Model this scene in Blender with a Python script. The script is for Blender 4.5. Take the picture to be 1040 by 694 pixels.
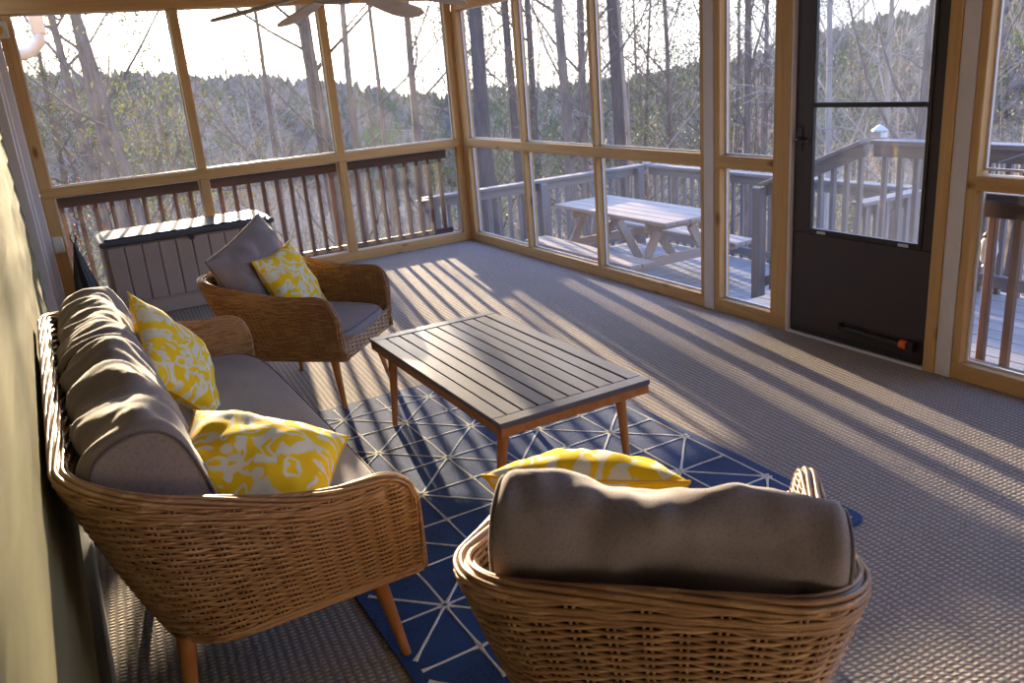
import bpy, math, random
from mathutils import Vector, Matrix, noise
for o in list(bpy.data.objects): bpy.data.objects.remove(o, do_unlink=True)
SC = bpy.context.scene; COL = SC.collection
PI = math.pi
# ---------------------------------------------------------------- camera
def rotm():
    rx, ry, rz = 1.25504614, -0.0822539401, -0.492280665
    return Matrix.Rotation(rz, 3, 'Z') @ Matrix.Rotation(rx, 3, 'X') @ Matrix.Rotation(-ry, 3, 'Z').inverted()
cam_d = bpy.data.cameras.new('camera'); cam = bpy.data.objects.new('camera', cam_d); COL.objects.link(cam)
cam.matrix_world = Matrix.Translation((-3.7496, -7.6798, 1.6439)) @ rotm().to_4x4()
cam_d.sensor_width = 36; cam_d.lens = 36*844.47/1040; cam_d.clip_start = 0.02; cam_d.clip_end = 2000
cam_d.dof.use_dof = True; cam_d.dof.focus_distance = 3.2; cam_d.dof.aperture_fstop = 6.3
SC.camera = cam
# ---------------------------------------------------------------- light
SC.view_settings.view_transform = 'Standard'; SC.view_settings.look = 'None'; SC.view_settings.gamma = 1
SC.view_settings.use_curve_mapping = False
SC.view_settings.exposure = 1.02
SUN_AZ, SUN_EL = math.radians(11.3), math.radians(8.8)
world = bpy.data.worlds.new('sky'); SC.world = world; world.use_nodes = True
nt = world.node_tree; nt.nodes.clear()
sdir = Vector((math.sin(SUN_AZ)*math.cos(SUN_EL), math.cos(SUN_AZ)*math.cos(SUN_EL), math.sin(SUN_EL)))
def wn(t, **k):
    n = nt.nodes.new(t)
    for a, v in k.items(): setattr(n, a, v)
    return n
L_ = nt.links.new
tc = wn('ShaderNodeTexCoord'); sep = wn('ShaderNodeSeparateXYZ'); L_(tc.outputs['Generated'], sep.inputs[0])
rz = wn('ShaderNodeValToRGB'); e = rz.color_ramp.elements; e.new(0.5)
for k_, (p_, c_) in enumerate([(0.0, (0.96, 1.02, 1.12)), (0.22, (0.52, 0.80, 1.32)), (0.8, (0.22, 0.46, 1.20))]): e[k_].position = p_; e[k_].color = (*c_, 1)
L_(sep.outputs['Z'], rz.inputs[0])
dt = wn('ShaderNodeVectorMath', operation='DOT_PRODUCT'); dt.inputs[1].default_value = sdir; L_(tc.outputs['Generated'], dt.inputs[0])
rg_ = wn('ShaderNodeValToRGB'); e = rg_.color_ramp.elements; e.new(0.5); e.new(0.9)
for k_, (p_, c_) in enumerate([(0.3, (0, 0, 0)), (0.85, (0.35, 0.29, 0.18)), (0.97, (1.6, 1.2, 0.7)), (1.0, (6, 4.8, 3.0))]): e[k_].position = p_; e[k_].color = (*c_, 1)
L_(dt.outputs['Value'], rg_.inputs[0])
ad = wn('ShaderNodeMixRGB', blend_type='ADD'); ad.inputs[0].default_value = 1; L_(rz.outputs[0], ad.inputs[1]); L_(rg_.outputs[0], ad.inputs[2])
bg = wn('ShaderNodeBackground'); bg.inputs[1].default_value = 1.8
wo = wn('ShaderNodeOutputWorld'); L_(ad.outputs[0], bg.inputs[0]); L_(bg.outputs[0], wo.inputs[0])
sd = bpy.data.lights.new('sun', 'SUN'); sd.energy = 16.0; sd.angle = math.radians(0.6); sd.color = (1.0, 0.80, 0.52)
sun = bpy.data.objects.new('sun', sd); COL.objects.link(sun)
sdir = Vector((math.sin(SUN_AZ)*math.cos(SUN_EL), math.cos(SUN_AZ)*math.cos(SUN_EL), math.sin(SUN_EL)))
sun.rotation_euler = sdir.to_track_quat('Z', 'Y').to_euler(); sun.location = (5, 30, 12)

# ---------------------------------------------------------------- materials
def newmat(name, rough=0.6, spec=0.4):
    m = bpy.data.materials.new(name); m.use_nodes = True
    b = m.node_tree.nodes['Principled BSDF']; b.inputs['Roughness'].default_value = rough
    b.inputs['Specular IOR Level'].default_value = spec
    return m, m.node_tree, b
def N(nt, t, **k):
    n = nt.nodes.new(t)
    for a, v in k.items(): setattr(n, a, v)
    return n
def coords(nt, scale=(1, 1, 1), rot=(0, 0, 0), kind='Object'):
    tc = N(nt, 'ShaderNodeTexCoord'); mp = N(nt, 'ShaderNodeMapping')
    mp.inputs['Scale'].default_value = scale; mp.inputs['Rotation'].default_value = rot
    nt.links.new(tc.outputs[kind], mp.inputs[0]); return mp.outputs[0]
def ramp(nt, src, stops):
    r = N(nt, 'ShaderNodeValToRGB'); e = r.color_ramp.elements
    while len(e) < len(stops): e.new(0.5)
    for i, (p, c) in enumerate(stops): e[i].position = p; e[i].color = (*c, 1)
    nt.links.new(src, r.inputs[0]); return r.outputs[0]
def noise_t(nt, vec, scale, detail=3, rough=0.5, dist=0):
    n = N(nt, 'ShaderNodeTexNoise'); n.inputs['Scale'].default_value = scale; n.inputs['Detail'].default_value = detail
    n.inputs['Roughness'].default_value = rough; n.inputs['Distortion'].default_value = dist
    nt.links.new(vec, n.inputs['Vector']); return n.outputs['Fac']
def bump(nt, b, h, strength=0.3, dist=0.01):
    n = N(nt, 'ShaderNodeBump'); n.inputs['Strength'].default_value = strength; n.inputs['Distance'].default_value = dist
    nt.links.new(h, n.inputs['Height']); nt.links.new(n.outputs[0], b.inputs['Normal'])
def plain(name, c, rough=0.6, spec=0.4, var=0.12, scale=6, metal=0):
    m, nt, b = newmat(name, rough, spec)
    f = noise_t(nt, coords(nt), scale, 4)
    nt.links.new(ramp(nt, f, [(0.3, [x*(1-var) for x in c]), (0.7, [min(1, x*(1+var)) for x in c])]), b.inputs['Base Color'])
    b.inputs['Metallic'].default_value = metal
    return m
def wood(name, c1, c2, axis, rough=0.55, knots=True, s=1.0, spec=0.3):
    m, nt, b = newmat(name, rough, spec)
    sc = [22*s, 22*s, 22*s]; sc[axis] = 1.3*s
    v = coords(nt, tuple(sc)); f = noise_t(nt, v, 1.0, 5, 0.6, 0.6)
    col = ramp(nt, f, [(0.25, c1), (0.75, c2)])
    if knots:
        sk = [5.5, 5.5, 5.5]; sk[axis] = 2.2
        vo = N(nt, 'ShaderNodeTexVoronoi'); vo.inputs['Scale'].default_value = 1.0
        nt.links.new(coords(nt, tuple(sk)), vo.inputs['Vector'])
        kf = ramp(nt, vo.outputs['Distance'], [(0.05, (1, 1, 1)), (0.14, (0, 0, 0))])
        mx = N(nt, 'ShaderNodeMixRGB'); nt.links.new(kf, mx.inputs[0]); nt.links.new(col, mx.inputs[1])
        mx.inputs[2].default_value = (c1[0]*0.45, c1[1]*0.35, c1[2]*0.3, 1); col = mx.outputs[0]
    nt.links.new(col, b.inputs['Base Color']); bump(nt, b, f, 0.15, 0.003)
    return m
PC1, PC2 = (0.41, 0.235, 0.085), (0.57, 0.36, 0.15)
PINE = [wood('pine_%s' % 'xyz'[a], PC1, PC2, a) for a in range(3)]
DARKW = [wood('dark_stained_%s' % 'xyz'[a], (0.045, 0.026, 0.02), (0.10, 0.058, 0.04), a, knots=False) for a in range(3)]
BALW = wood('baluster_brown', (0.09, 0.045, 0.03), (0.17, 0.09, 0.06), 2, knots=False)
DECKW = [wood('weathered_%s' % 'xyz'[a], (0.13, 0.115, 0.11), (0.23, 0.205, 0.195), a, 0.7, knots=False) for a in range(3)]
PICW = [wood('picnic_%s' % 'xyz'[a], (0.29, 0.225, 0.18), (0.41, 0.335, 0.28), a, 0.55, knots=False) for a in range(3)]
LEGW = wood('teak_leg', (0.30, 0.115, 0.035), (0.46, 0.20, 0.07), 2, 0.4, knots=False)
LEGX = wood('teak_edge', (0.27, 0.10, 0.03), (0.42, 0.18, 0.06), 1, 0.4, knots=False)
SLAT = wood('grey_slat', (0.078, 0.076, 0.10), (0.108, 0.103, 0.132), 1, 0.33, knots=False, spec=0.6)
WHITE = plain('white_trim', (0.60, 0.56, 0.55), 0.5, 0.3, 0.04)
CEIL = plain('ceiling_board', (0.55, 0.50, 0.44), 0.7)
BLACKM = plain('black_metal', (0.018, 0.014, 0.015), 0.4, 0.5, 0.1)
DOORM = plain('door_brown', (0.030, 0.019, 0.019), 0.42, 0.5, 0.06)
CHROME = plain('brushed_metal', (0.6, 0.6, 0.62), 0.3, 0.5, 0.05, metal=1)
STEELW = plain('window_aluminium', (0.62, 0.62, 0.64), 0.35, 0.5, 0.05)
FANM = plain('fan_blade', (0.55, 0.48, 0.43), 0.55)
GUTTER = plain('gutter', (0.62, 0.60, 0.56), 0.5)
BAG = plain('black_nylon', (0.016, 0.016, 0.02), 0.45, 0.5, 0.3, 12)
AMBER = plain('amber_plastic', (0.55, 0.30, 0.02), 0.3, 0.5)
CREAM = plain('cream_plastic', (0.62, 0.60, 0.50), 0.4, 0.5)
BOXP = plain('resin_taupe', (0.33, 0.27, 0.25), 0.55, 0.4, 0.05)
BOXL = plain('resin_lid', (0.05, 0.055, 0.075), 0.42, 0.5, 0.06)
ORANGE = plain('orange_plastic', (0.75, 0.13, 0.02), 0.4)
LAMPG = plain('frosted_lamp_glass', (0.55, 0.57, 0.58), 0.2)
def siding_mat():
    m, nt, b = newmat('house_siding', 0.9, 0.05)
    f = noise_t(nt, coords(nt, (9, 1.4, 14)), 1.2, 5, 0.6, 0.4)
    nt.links.new(ramp(nt, f, [(0.25, (0.125, 0.115, 0.065)), (0.75, (0.17, 0.157, 0.092))]), b.inputs['Base Color'])
    bump(nt, b, f, 0.25, 0.004); return m
SIDING = siding_mat()
def fabric(name, c):
    m, nt, b = newmat(name, 0.9, 0.15)
    v = coords(nt, kind='Object')
    w1 = noise_t(nt, coords(nt, (420, 110, 110)), 1, 2); w2 = noise_t(nt, coords(nt, (110, 420, 420)), 1, 2)
    a = N(nt, 'ShaderNodeMath', operation='ADD'); nt.links.new(w1, a.inputs[0]); nt.links.new(w2, a.inputs[1])
    nt.links.new(ramp(nt, a.outputs[0], [(0.75, [x*0.85 for x in c]), (1.1, [x*1.15 for x in c])]), b.inputs['Base Color'])
    bump(nt, b, a.outputs[0], 0.12, 0.002)
    b.inputs['Sheen Weight'].default_value = 0.25; b.inputs['Sheen Roughness'].default_value = 0.4
    return m
TAUPE = fabric('taupe_fabric', (0.20, 0.172, 0.185)); PIPING = fabric('taupe_piping', (0.115, 0.096, 0.102))
def carpet_mat():
    m, nt, b = newmat('carpet', 0.95, 0.1)
    v = coords(nt)
    wx = N(nt, 'ShaderNodeTexWave', wave_type='BANDS', bands_direction='X'); wx.inputs['Scale'].default_value = 11.5
    wx.inputs['Distortion'].default_value = 1.2; wx.inputs['Detail'].default_value = 1; wx.inputs['Detail Scale'].default_value = 3
    wy = N(nt, 'ShaderNodeTexWave', wave_type='BANDS', bands_direction='Y'); wy.inputs['Scale'].default_value = 17
    wy.inputs['Distortion'].default_value = 2.0; wy.inputs['Detail'].default_value = 1; wy.inputs['Detail Scale'].default_value = 4
    rv = coords(nt, rot=(0, 0, math.radians(4)))
    nt.links.new(rv, wx.inputs['Vector']); nt.links.new(rv, wy.inputs['Vector'])
    a = N(nt, 'ShaderNodeMath', operation='MULTIPLY'); nt.links.new(wx.outputs['Fac'], a.inputs[0]); nt.links.new(wy.outputs['Fac'], a.inputs[1])
    n2 = noise_t(nt, v, 120, 2); a2 = N(nt, 'ShaderNodeMath', operation='MULTIPLY'); nt.links.new(n2, a2.inputs[0]); a2.inputs[1].default_value = 0.5
    a3 = N(nt, 'ShaderNodeMath', operation='ADD'); nt.links.new(a.outputs[0], a3.inputs[0]); nt.links.new(a2.outputs[0], a3.inputs[1])
    n3 = noise_t(nt, v, 1.1, 3)
    c1 = ramp(nt, a3.outputs[0], [(0.15, (0.175, 0.15, 0.14)), (0.55, (0.315, 0.275, 0.25)), (0.95, (0.39, 0.345, 0.31))])
    mx = N(nt, 'ShaderNodeMixRGB', blend_type='MULTIPLY'); mx.inputs[0].default_value = 1
    nt.links.new(c1, mx.inputs[1]); nt.links.new(ramp(nt, n3, [(0.3, (0.9, 0.9, 0.92)), (0.7, (1, 1, 1))]), mx.inputs[2])
    nt.links.new(mx.outputs[0], b.inputs['Base Color']); bump(nt, b, a3.outputs[0], 0.5, 0.006)
    return m
CARPET = carpet_mat()
def rug_mat(name, c):
    m, nt, b = newmat(name, 0.95, 0.1)
    v = coords(nt); n2 = noise_t(nt, v, 160, 2); n3 = noise_t(nt, v, 5, 3)
    a = N(nt, 'ShaderNodeMath', operation='ADD'); nt.links.new(n2, a.inputs[0]); nt.links.new(n3, a.inputs[1])
    nt.links.new(ramp(nt, a.outputs[0], [(0.7, [x*0.7 for x in c]), (1.25, [x*1.3 for x in c])]), b.inputs['Base Color'])
    b.inputs['Sheen Weight'].default_value = 0.12; b.inputs['Sheen Roughness'].default_value = 0.45
    bump(nt, b, n2, 0.5, 0.005); return m
NAVY = rug_mat('rug_navy', (0.013, 0.040, 0.130)); RUGLINE = rug_mat('rug_cream', (0.50, 0.50, 0.47))
def wicker_mat():
    m, nt, b = newmat('wicker', 0.42, 0.45)
    f = noise_t(nt, coords(nt, (14, 14, 95)), 1, 2, 0.5); g = noise_t(nt, coords(nt), 2.0, 2)
    a = N(nt, 'ShaderNodeMath', operation='ADD'); nt.links.new(f, a.inputs[0]); nt.links.new(g, a.inputs[1])
    nt.links.new(ramp(nt, a.outputs[0], [(0.6, (0.23, 0.12, 0.058)), (1.0, (0.32, 0.175, 0.085)), (1.4, (0.43, 0.26, 0.135))]), b.inputs['Base Color'])
    return m
WICKER = wicker_mat(); WDARK = plain('wicker_core', (0.028, 0.013, 0.008), 0.9, 0.2)
def pillow_mat():
    m, nt, b = newmat('yellow_floral', 0.9, 0.1)
    v = coords(nt, (1, 1, 1))
    fl = N(nt, 'ShaderNodeVectorMath', operation='MULTIPLY'); fl.inputs[1].default_value = (1, 1, 0.3); nt.links.new(v, fl.inputs[0])
    def band(scale, w, det, dist):
        f = noise_t(nt, fl.outputs[0], scale, det, 0.4, dist); a = N(nt, 'ShaderNodeMath', operation='SUBTRACT'); nt.links.new(f, a.inputs[0]); a.inputs[1].default_value = 0.5
        b_ = N(nt, 'ShaderNodeMath', operation='ABSOLUTE'); nt.links.new(a.outputs[0], b_.inputs[0]); return ramp(nt, b_.outputs[0], [(w, (0, 0, 0)), (w+0.012, (1, 1, 1))])
    p = band(11, 0.048, 1, 1.2)
    v2 = N(nt, 'ShaderNodeTexVoronoi', feature='F1'); v2.inputs['Scale'].default_value = 13; nt.links.new(fl.outputs[0], v2.inputs['Vector'])
    q = ramp(nt, v2.outputs['Distance'], [(0.20, (0, 0, 0)), (0.25, (1, 1, 1))])
    mm = N(nt, 'ShaderNodeMath', operation='MULTIPLY'); nt.links.new(p, mm.inputs[0]); nt.links.new(q, mm.inputs[1])
    mx = N(nt, 'ShaderNodeMixRGB'); nt.links.new(mm.outputs[0], mx.inputs[0])
    mx.inputs[1].default_value = (0.66, 0.64, 0.54, 1); mx.inputs[2].default_value = (0.80, 0.53, 0.02, 1)
    nt.links.new(mx.outputs[0], b.inputs['Base Color'])
    bump(nt, b, noise_t(nt, coords(nt), 220, 2), 0.15, 0.002)
    return m
FLORAL = pillow_mat(); YPIPE = plain('yellow_piping', (0.70, 0.40, 0.02), 0.85)
def sheet_mat(name, op, tint, gloss):
    """thin woven mesh or glass: the threads cover more of the view the more obliquely one looks through"""
    m = bpy.data.materials.new(name); m.use_nodes = True; nt = m.node_tree; nt.nodes.clear()
    out = N(nt, 'ShaderNodeOutputMaterial'); tr = N(nt, 'ShaderNodeBsdfTransparent'); df = N(nt, 'ShaderNodeBsdfDiffuse'); df.inputs[0].default_value = (*tint, 1)
    tl = N(nt, 'ShaderNodeBsdfTranslucent'); tl.inputs[0].default_value = (*tint, 1); md = N(nt, 'ShaderNodeMixShader'); md.inputs[0].default_value = 0.5
    nt.links.new(df.outputs[0], md.inputs[1]); nt.links.new(tl.outputs[0], md.inputs[2])
    lw = N(nt, 'ShaderNodeLayerWeight'); lw.inputs[0].default_value = 0.5
    c = N(nt, 'ShaderNodeMath', operation='SUBTRACT'); c.inputs[0].default_value = 1.0; nt.links.new(lw.outputs['Facing'], c.inputs[1])
    mxx = N(nt, 'ShaderNodeMath', operation='MAXIMUM'); mxx.inputs[1].default_value = 0.05; nt.links.new(c.outputs[0], mxx.inputs[0])
    dv = N(nt, 'ShaderNodeMath', operation='DIVIDE'); dv.inputs[0].default_value = 1.0; nt.links.new(mxx.outputs[0], dv.inputs[1])
    pw = N(nt, 'ShaderNodeMath', operation='POWER'); pw.inputs[0].default_value = 1-op; nt.links.new(dv.outputs[0], pw.inputs[1])
    mx = N(nt, 'ShaderNodeMixShader'); nt.links.new(pw.outputs[0], mx.inputs[0]); nt.links.new(md.outputs[0], mx.inputs[1]); nt.links.new(tr.outputs[0], mx.inputs[2])
    last = mx
    if gloss:
        gl = N(nt, 'ShaderNodeBsdfGlossy'); gl.inputs['Roughness'].default_value = 0.02
        m2 = N(nt, 'ShaderNodeMixShader'); m2.inputs[0].default_value = gloss
        nt.links.new(mx.outputs[0], m2.inputs[1]); nt.links.new(gl.outputs[0], m2.inputs[2]); last = m2
    nt.links.new(last.outputs[0], out.inputs[0]); return m
SCREEN = sheet_mat('insect_screen', 0.12, (0.19, 0.19, 0.20), 0.0); GLASS = sheet_mat('storm_glass', 0.06, (0.5, 0.5, 0.52), 0.05)
def bark_mat(name, c1, c2):
    m, nt, b = newmat(name, 0.9, 0.1)
    f = noise_t(nt, coords(nt, (6, 6, 1.2)), 2, 5, 0.7)
    nt.links.new(ramp(nt, f, [(0.3, c1), (0.7, c2)]), b.inputs['Base Color']); bump(nt, b, f, 0.5, 0.03); return m
BARK = bark_mat('bark_grey', (0.085, 0.060, 0.048), (0.21, 0.155, 0.12)); BARK2 = bark_mat('bark_pale', (0.24, 0.19, 0.15), (0.40, 0.33, 0.27))
BARKD = bark_mat('bark_dark', (0.05, 0.038, 0.034), (0.12, 0.085, 0.07))
PINEL = plain('pine_needles', (0.12, 0.15, 0.03), 0.7, 0.2, 0.4, 1.5); OLIVE = plain('olive_leaves', (0.34, 0.29, 0.05), 0.7, 0.2, 0.3, 2)
RUST = plain('rust_leaves', (0.45, 0.15, 0.05), 0.7, 0.2, 0.3, 2); BRUSHM = plain('dry_brush', (0.27, 0.185, 0.12), 0.9, 0.1, 0.35, 0.7)
def ground_mat():
    m, nt, b = newmat('leaf_litter', 0.95, 0.1); v = coords(nt)
    f = noise_t(nt, v, 3.0, 8, 0.75); g = noise_t(nt, v, 0.12, 4, 0.6)
    a = N(nt, 'ShaderNodeMath', operation='ADD'); nt.links.new(f, a.inputs[0]); nt.links.new(g, a.inputs[1])
    nt.links.new(ramp(nt, a.outputs[0], [(0.65, (0.10, 0.07, 0.05)), (0.95, (0.25, 0.165, 0.105)), (1.25, (0.42, 0.27, 0.16))]), b.inputs['Base Color'])
    bump(nt, b, f, 0.7, 0.1); return m
GROUND = ground_mat()

# ---------------------------------------------------------------- mesh builder
class MB:
    def __init__(s): s.v = []; s.f = []; s.m = []; s.cur = 0
    def face(s, *i): s.f.append(i); s.m.append(s.cur)
    def box(s, x0, x1, y0, y1, z0, z1, bev=0.0, M=None):
        b = min(bev, 0.45*min(abs(x1-x0), abs(y1-y0), abs(z1-z0)))
        n = len(s.v)
        if b <= 0:
            P = [(x, y, z) for z in (z0, z1) for y in (y0, y1) for x in (x0, x1)]
            F = [(0, 2, 3, 1), (4, 5, 7, 6), (0, 1, 5, 4), (2, 6, 7, 3), (0, 4, 6, 2), (1, 3, 7, 5)]
        else:
            P = []; idx = {}
            X = (x0, x1); Y = (y0, y1); Z = (z0, z1); sg = (1, -1)
            for i in (0, 1):
                for j in (0, 1):
                    for k in (0, 1):
                        for a in range(3):
                            p = [X[i]+sg[i]*b, Y[j]+sg[j]*b, Z[k]+sg[k]*b]; p[a] = (X[i], Y[j], Z[k])[a]
                            idx[i, j, k, a] = len(P); P.append(tuple(p))
            F = []
            for a in range(3):
                o = [q for q in range(3) if q != a]
                for e in (0, 1):
                    q = []
                    for (p, r) in ((0, 0), (1, 0), (1, 1), (0, 1)):
                        c = [0, 0, 0]; c[a] = e; c[o[0]] = p; c[o[1]] = r; q.append(idx[c[0], c[1], c[2], a])
                    F.append(q)
                for p in (0, 1):
                    for r in (0, 1):
                        c0 = [0, 0, 0]; c1 = [0, 0, 0]; c0[o[0]] = c1[o[0]] = p; c0[o[1]] = c1[o[1]] = r; c1[a] = 1
                        F.append([idx[(*c0, o[0])], idx[(*c1, o[0])], idx[(*c1, o[1])], idx[(*c0, o[1])]])
            for i in (0, 1):
                for j in (0, 1):
                    for k in (0, 1): F.append([idx[i, j, k, 0], idx[i, j, k, 1], idx[i, j, k, 2]])
            cen = Vector(((x0+x1)/2, (y0+y1)/2, (z0+z1)/2)); G = []
            for q in F:
                a, b_, c = (Vector(P[t]) for t in q[:3]); nn = (b_-a).cross(c-a); m = sum((Vector(P[t]) for t in q), Vector())/len(q)
                G.append(q if nn.dot(m-cen) > 0 else q[::-1])
            F = G
        for p in P: s.v.append(tuple(M @ Vector(p)) if M else p)
        for q in F: s.face(*[n+t for t in q])
        return s
    def bar(s, a, b, w, h, up=(0, 0, 1), bev=0.004):
        a = Vector(a); b = Vector(b); d = b-a; L = d.length; d.normalize(); u = Vector(up); x = d.cross(u).normalized(); u = x.cross(d)
        M = Matrix.Translation(a) @ Matrix((x, d, u)).transposed().to_4x4()
        return s.box(-w/2, w/2, 0, L, -h/2, h/2, bev, M)
    def tube(s, pts, rad, n=6, closed=False, cap=True, up=None):
        pts = [Vector(p) for p in pts]; m = len(pts)
        if not hasattr(rad, '__len__'): rad = [rad]*m
        base = len(s.v); prev = None
        for i, p in enumerate(pts):
            t = (pts[(i+1) % m]-pts[i-1]) if closed else (pts[min(i+1, m-1)]-pts[max(i-1, 0)])
            if t.length < 1e-9: t = Vector((0, 0, 1))
            t.normalize()
            if up is not None: a = Vector(up)
            elif prev is None: a = Vector((0, 0, 1)) if abs(t.z) < 0.9 else Vector((1, 0, 0))
            else: a = prev
            a = (a-t*a.dot(t))
            if a.length < 1e-6: a = t.orthogonal()
            a.normalize(); prev = a; b = t.cross(a)
            for k in range(n):
                th = 2*PI*k/n; s.v.append(tuple(p+rad[i]*(math.cos(th)*a+math.sin(th)*b)))
        for i in range(m if closed else m-1):
            j = (i+1) % m
            for k in range(n):
                k2 = (k+1) % n; s.face(base+i*n+k, base+i*n+k2, base+j*n+k2, base+j*n+k)
        if cap and not closed:
            s.face(*[base+k for k in range(n)][::-1]); s.face(*[base+(m-1)*n+k for k in range(n)])
        return s
    def lathe(s, prof, c=(0, 0, 0), n=24):
        base = len(s.v)
        for r, z in prof:
            for k in range(n):
                th = 2*PI*k/n; s.v.append((c[0]+r*math.cos(th), c[1]+r*math.sin(th), c[2]+z))
        for i in range(len(prof)-1):
            for k in range(n):
                k2 = (k+1) % n; s.face(base+i*n+k, base+i*n+k2, base+(i+1)*n+k2, base+(i+1)*n+k)
        s.face(*[base+k for k in range(n)][::-1]); s.face(*[base+(len(prof)-1)*n+k for k in range(n)])
        return s
    def grid(s, nu, nv, fn, closed_u=False):
        base = len(s.v)
        for j in range(nv):
            for i in range(nu): s.v.append(tuple(fn(i, j)))
        for j in range(nv-1):
            for i in range(nu if closed_u else nu-1):
                i2 = (i+1) % nu; s.face(base+j*nu+i, base+j*nu+i2, base+(j+1)*nu+i2, base+(j+1)*nu+i)
        return s
    def build(s, name, mats, parent=None, smooth=False, loc=None, rot=None):
        me = bpy.data.meshes.new(name); me.from_pydata([tuple(p) for p in s.v], [], s.f)
        if not isinstance(mats, (list, tuple)): mats = [mats]
        for m in mats: me.materials.append(m)
        if len(mats) > 1: me.polygons.foreach_set('material_index', s.m)
        me.polygons.foreach_set('use_smooth', [smooth]*len(me.polygons)); me.update()
        o = bpy.data.objects.new(name, me); COL.objects.link(o)
        if parent: o.parent = parent
        if loc: o.location = loc
        if rot: o.rotation_euler = rot
        return o
def tag(o, label=None, cat=None, group=None, kind=None):
    if label: o['label'] = label
    if cat: o['category'] = cat
    if group: o['group'] = group
    if kind: o['kind'] = kind
    return o
def thing(name, label, cat, loc=(0, 0, 0), rz=0, group=None):
    o = bpy.data.objects.new(name, None); COL.objects.link(o); o.location = loc; o.rotation_euler = (0, 0, rz); o.empty_display_size = 0.1
    return tag(o, label, cat, group)
def st_empty(name, loc=(0, 0, 0)):
    o = bpy.data.objects.new(name, None); COL.objects.link(o); o.location = loc; o['kind'] = 'structure'; return o
def st(name, mb, mats, **k):
    o = mb.build(name, mats, **k); o['kind'] = 'structure'; return o
def copy_tree(o, parent=None):
    c = o.copy(); COL.objects.link(c)
    if parent: c.parent = parent
    for ch in list(o.children): copy_tree(ch, c)
    return c
rnd = random.Random(7)

# ================================================================ SETTING
XL = -3.905      # house wall plane
st('floor', MB().box(-3.95, 0.09, -8.9, 0.09, -0.12, 0.0), CARPET)
st('ceiling', MB().box(-4.1, 0.5, -9.1, 0.5, 2.62, 2.72), CEIL)
# lap siding of the house wall
sid = MB(); z = -0.12; EXP = 0.145
while z < 2.62:
    x1 = XL-0.001; z1 = min(z+EXP+0.012, 2.62)
    n = len(sid.v); y0, y1 = -8.9, -0.62
    for yy in (y0, y1): sid.v += [(XL-0.09, yy, z), (XL+0.0, yy, z), (XL-0.016, yy, z1), (XL-0.09, yy, z1)]
    sid.face(n, n+1, n+5, n+4); sid.face(n+1, n+2, n+6, n+5); sid.face(n+2, n+3, n+7, n+6); sid.face(n+3, n, n+4, n+7); sid.face(n, n+3, n+2, n+1); sid.face(n+4, n+5, n+6, n+7)
    z += EXP
st('wall_left', sid, SIDING)
st('wall_rear', MB().box(-3.95, 0.09, -8.98, -8.9, -0.12, 2.62), WHITE)
# white corner boards at the end of the house wall
bb = MB().box(XL-0.05, XL+0.028, -8.9, -0.64, 0.0, 0.10, 0.006); st('baseboard_left', bb, plain('grey_baseboard', (0.24, 0.23, 0.22), 0.6))
cb = st_empty('trim_1', (-3.88, -0.3, 0))
for (a, b, d) in ((-0.32, -0.12, 0.030), (-0.10, 0.05, 0.052), (0.07, 0.19, 0.036), (0.21, 0.385, 0.102)):
    MB().box(-0.06, d, a, b, -0.12, 2.32, 0.004).build('board', WHITE, cb)
# back screened wall
ZB, ZR0, ZR1, ZT, ZT2 = 0.09, 0.949, 1.029, 2.327, 2.213
wb = st_empty('wall_back')
MB().box(-3.68, 0, 0, 0.09, 0, ZB, 0.003).build('bottom_plate', PINE[0], wb)
MB().box(-3.776, -0.0, -0.002, 0.088, ZR0, ZR1, 0.004).build('middle_rail', PINE[0], wb)
MB().box(-3.86, 0.09, -0.03, 0.12, ZT, 2.62, 0.003).build('top_beam', PINE[0], wb)
for a, b in ((-3.776, -3.682), (-2.552, -2.478), (-1.302, -1.228), (-0.075, 0.0)):
    MB().box(a, b, -0.004, 0.09, 0.0 if a in (-3.776, -0.075) else ZB, ZR0, 0.004).build('lower_stud', PINE[2], wb)
    MB().box(a, b, -0.004, 0.09, ZR1, ZT, 0.004).build('upper_stud', PINE[2], wb)
wr = st_empty('wall_right')
MB().box(0, 0.09, -4.22, -0.0, 0, 0.085, 0.003).build('bottom_plate', PINE[1], wr)
MB().box(0, 0.09, -8.9, -5.222, 0, 0.085, 0.003).build('bottom_plate', PINE[1], wr)
MB().box(-0.004, 0.086, -3.50, -0.0, ZR0, ZR1, 0.004).build('middle_rail', PINE[1], wr)
MB().box(-0.004, 0.086, -4.10, -3.61, ZR0, ZR1-0.005, 0.004).build('middle_rail', PINE[1], wr)
MB().box(-0.004, 0.086, -8.9, -5.302, ZR0-0.005, ZR1-0.02, 0.004).build('middle_rail', PINE[1], wr)
MB().box(0, 0.09, -4.22, 0, ZT2, ZT2+0.085, 0.003).build('top_rail', PINE[1], wr)
MB().box(0, 0.09, -8.9, -5.222, ZT2, ZT2+0.085, 0.003).build('top_rail', PINE[1], wr)
MB().box(-0.03, 0.12, -8.9, -0.03, 2.42, 2.62, 0.003).build('top_beam', PINE[1], wr)
def stud(y0, y1, mat, nm='stud', x0=-0.003, x1=0.09, top=ZT2, z0=0.085): return MB().box(x0, x1, y0, y1, z0, top, 0.004).build(nm, mat, wr)
stud(-0.10, -0.002, PINE[2], 'corner_stud'); 
for a, b in ((-1.20, -1.157), (-2.30, -2.260), (-3.51, -3.476), (-3.655, -3.607), (-4.225, -4.10)): stud(a, b, PINE[2])
MB().box(-0.006, 0.09, -3.605, -3.512, 0, 2.42, 0.003).build('white_post', WHITE, wr)
MB().box(-0.006, 0.09, -5.30, -5.219, 0, 2.42, 0.003).build('white_post', WHITE, wr)
stud(-5.345, -5.302, PINE[2]); stud(-6.62, -6.56, PINE[2]); stud(-7.82, -7.76, PINE[2])
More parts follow.
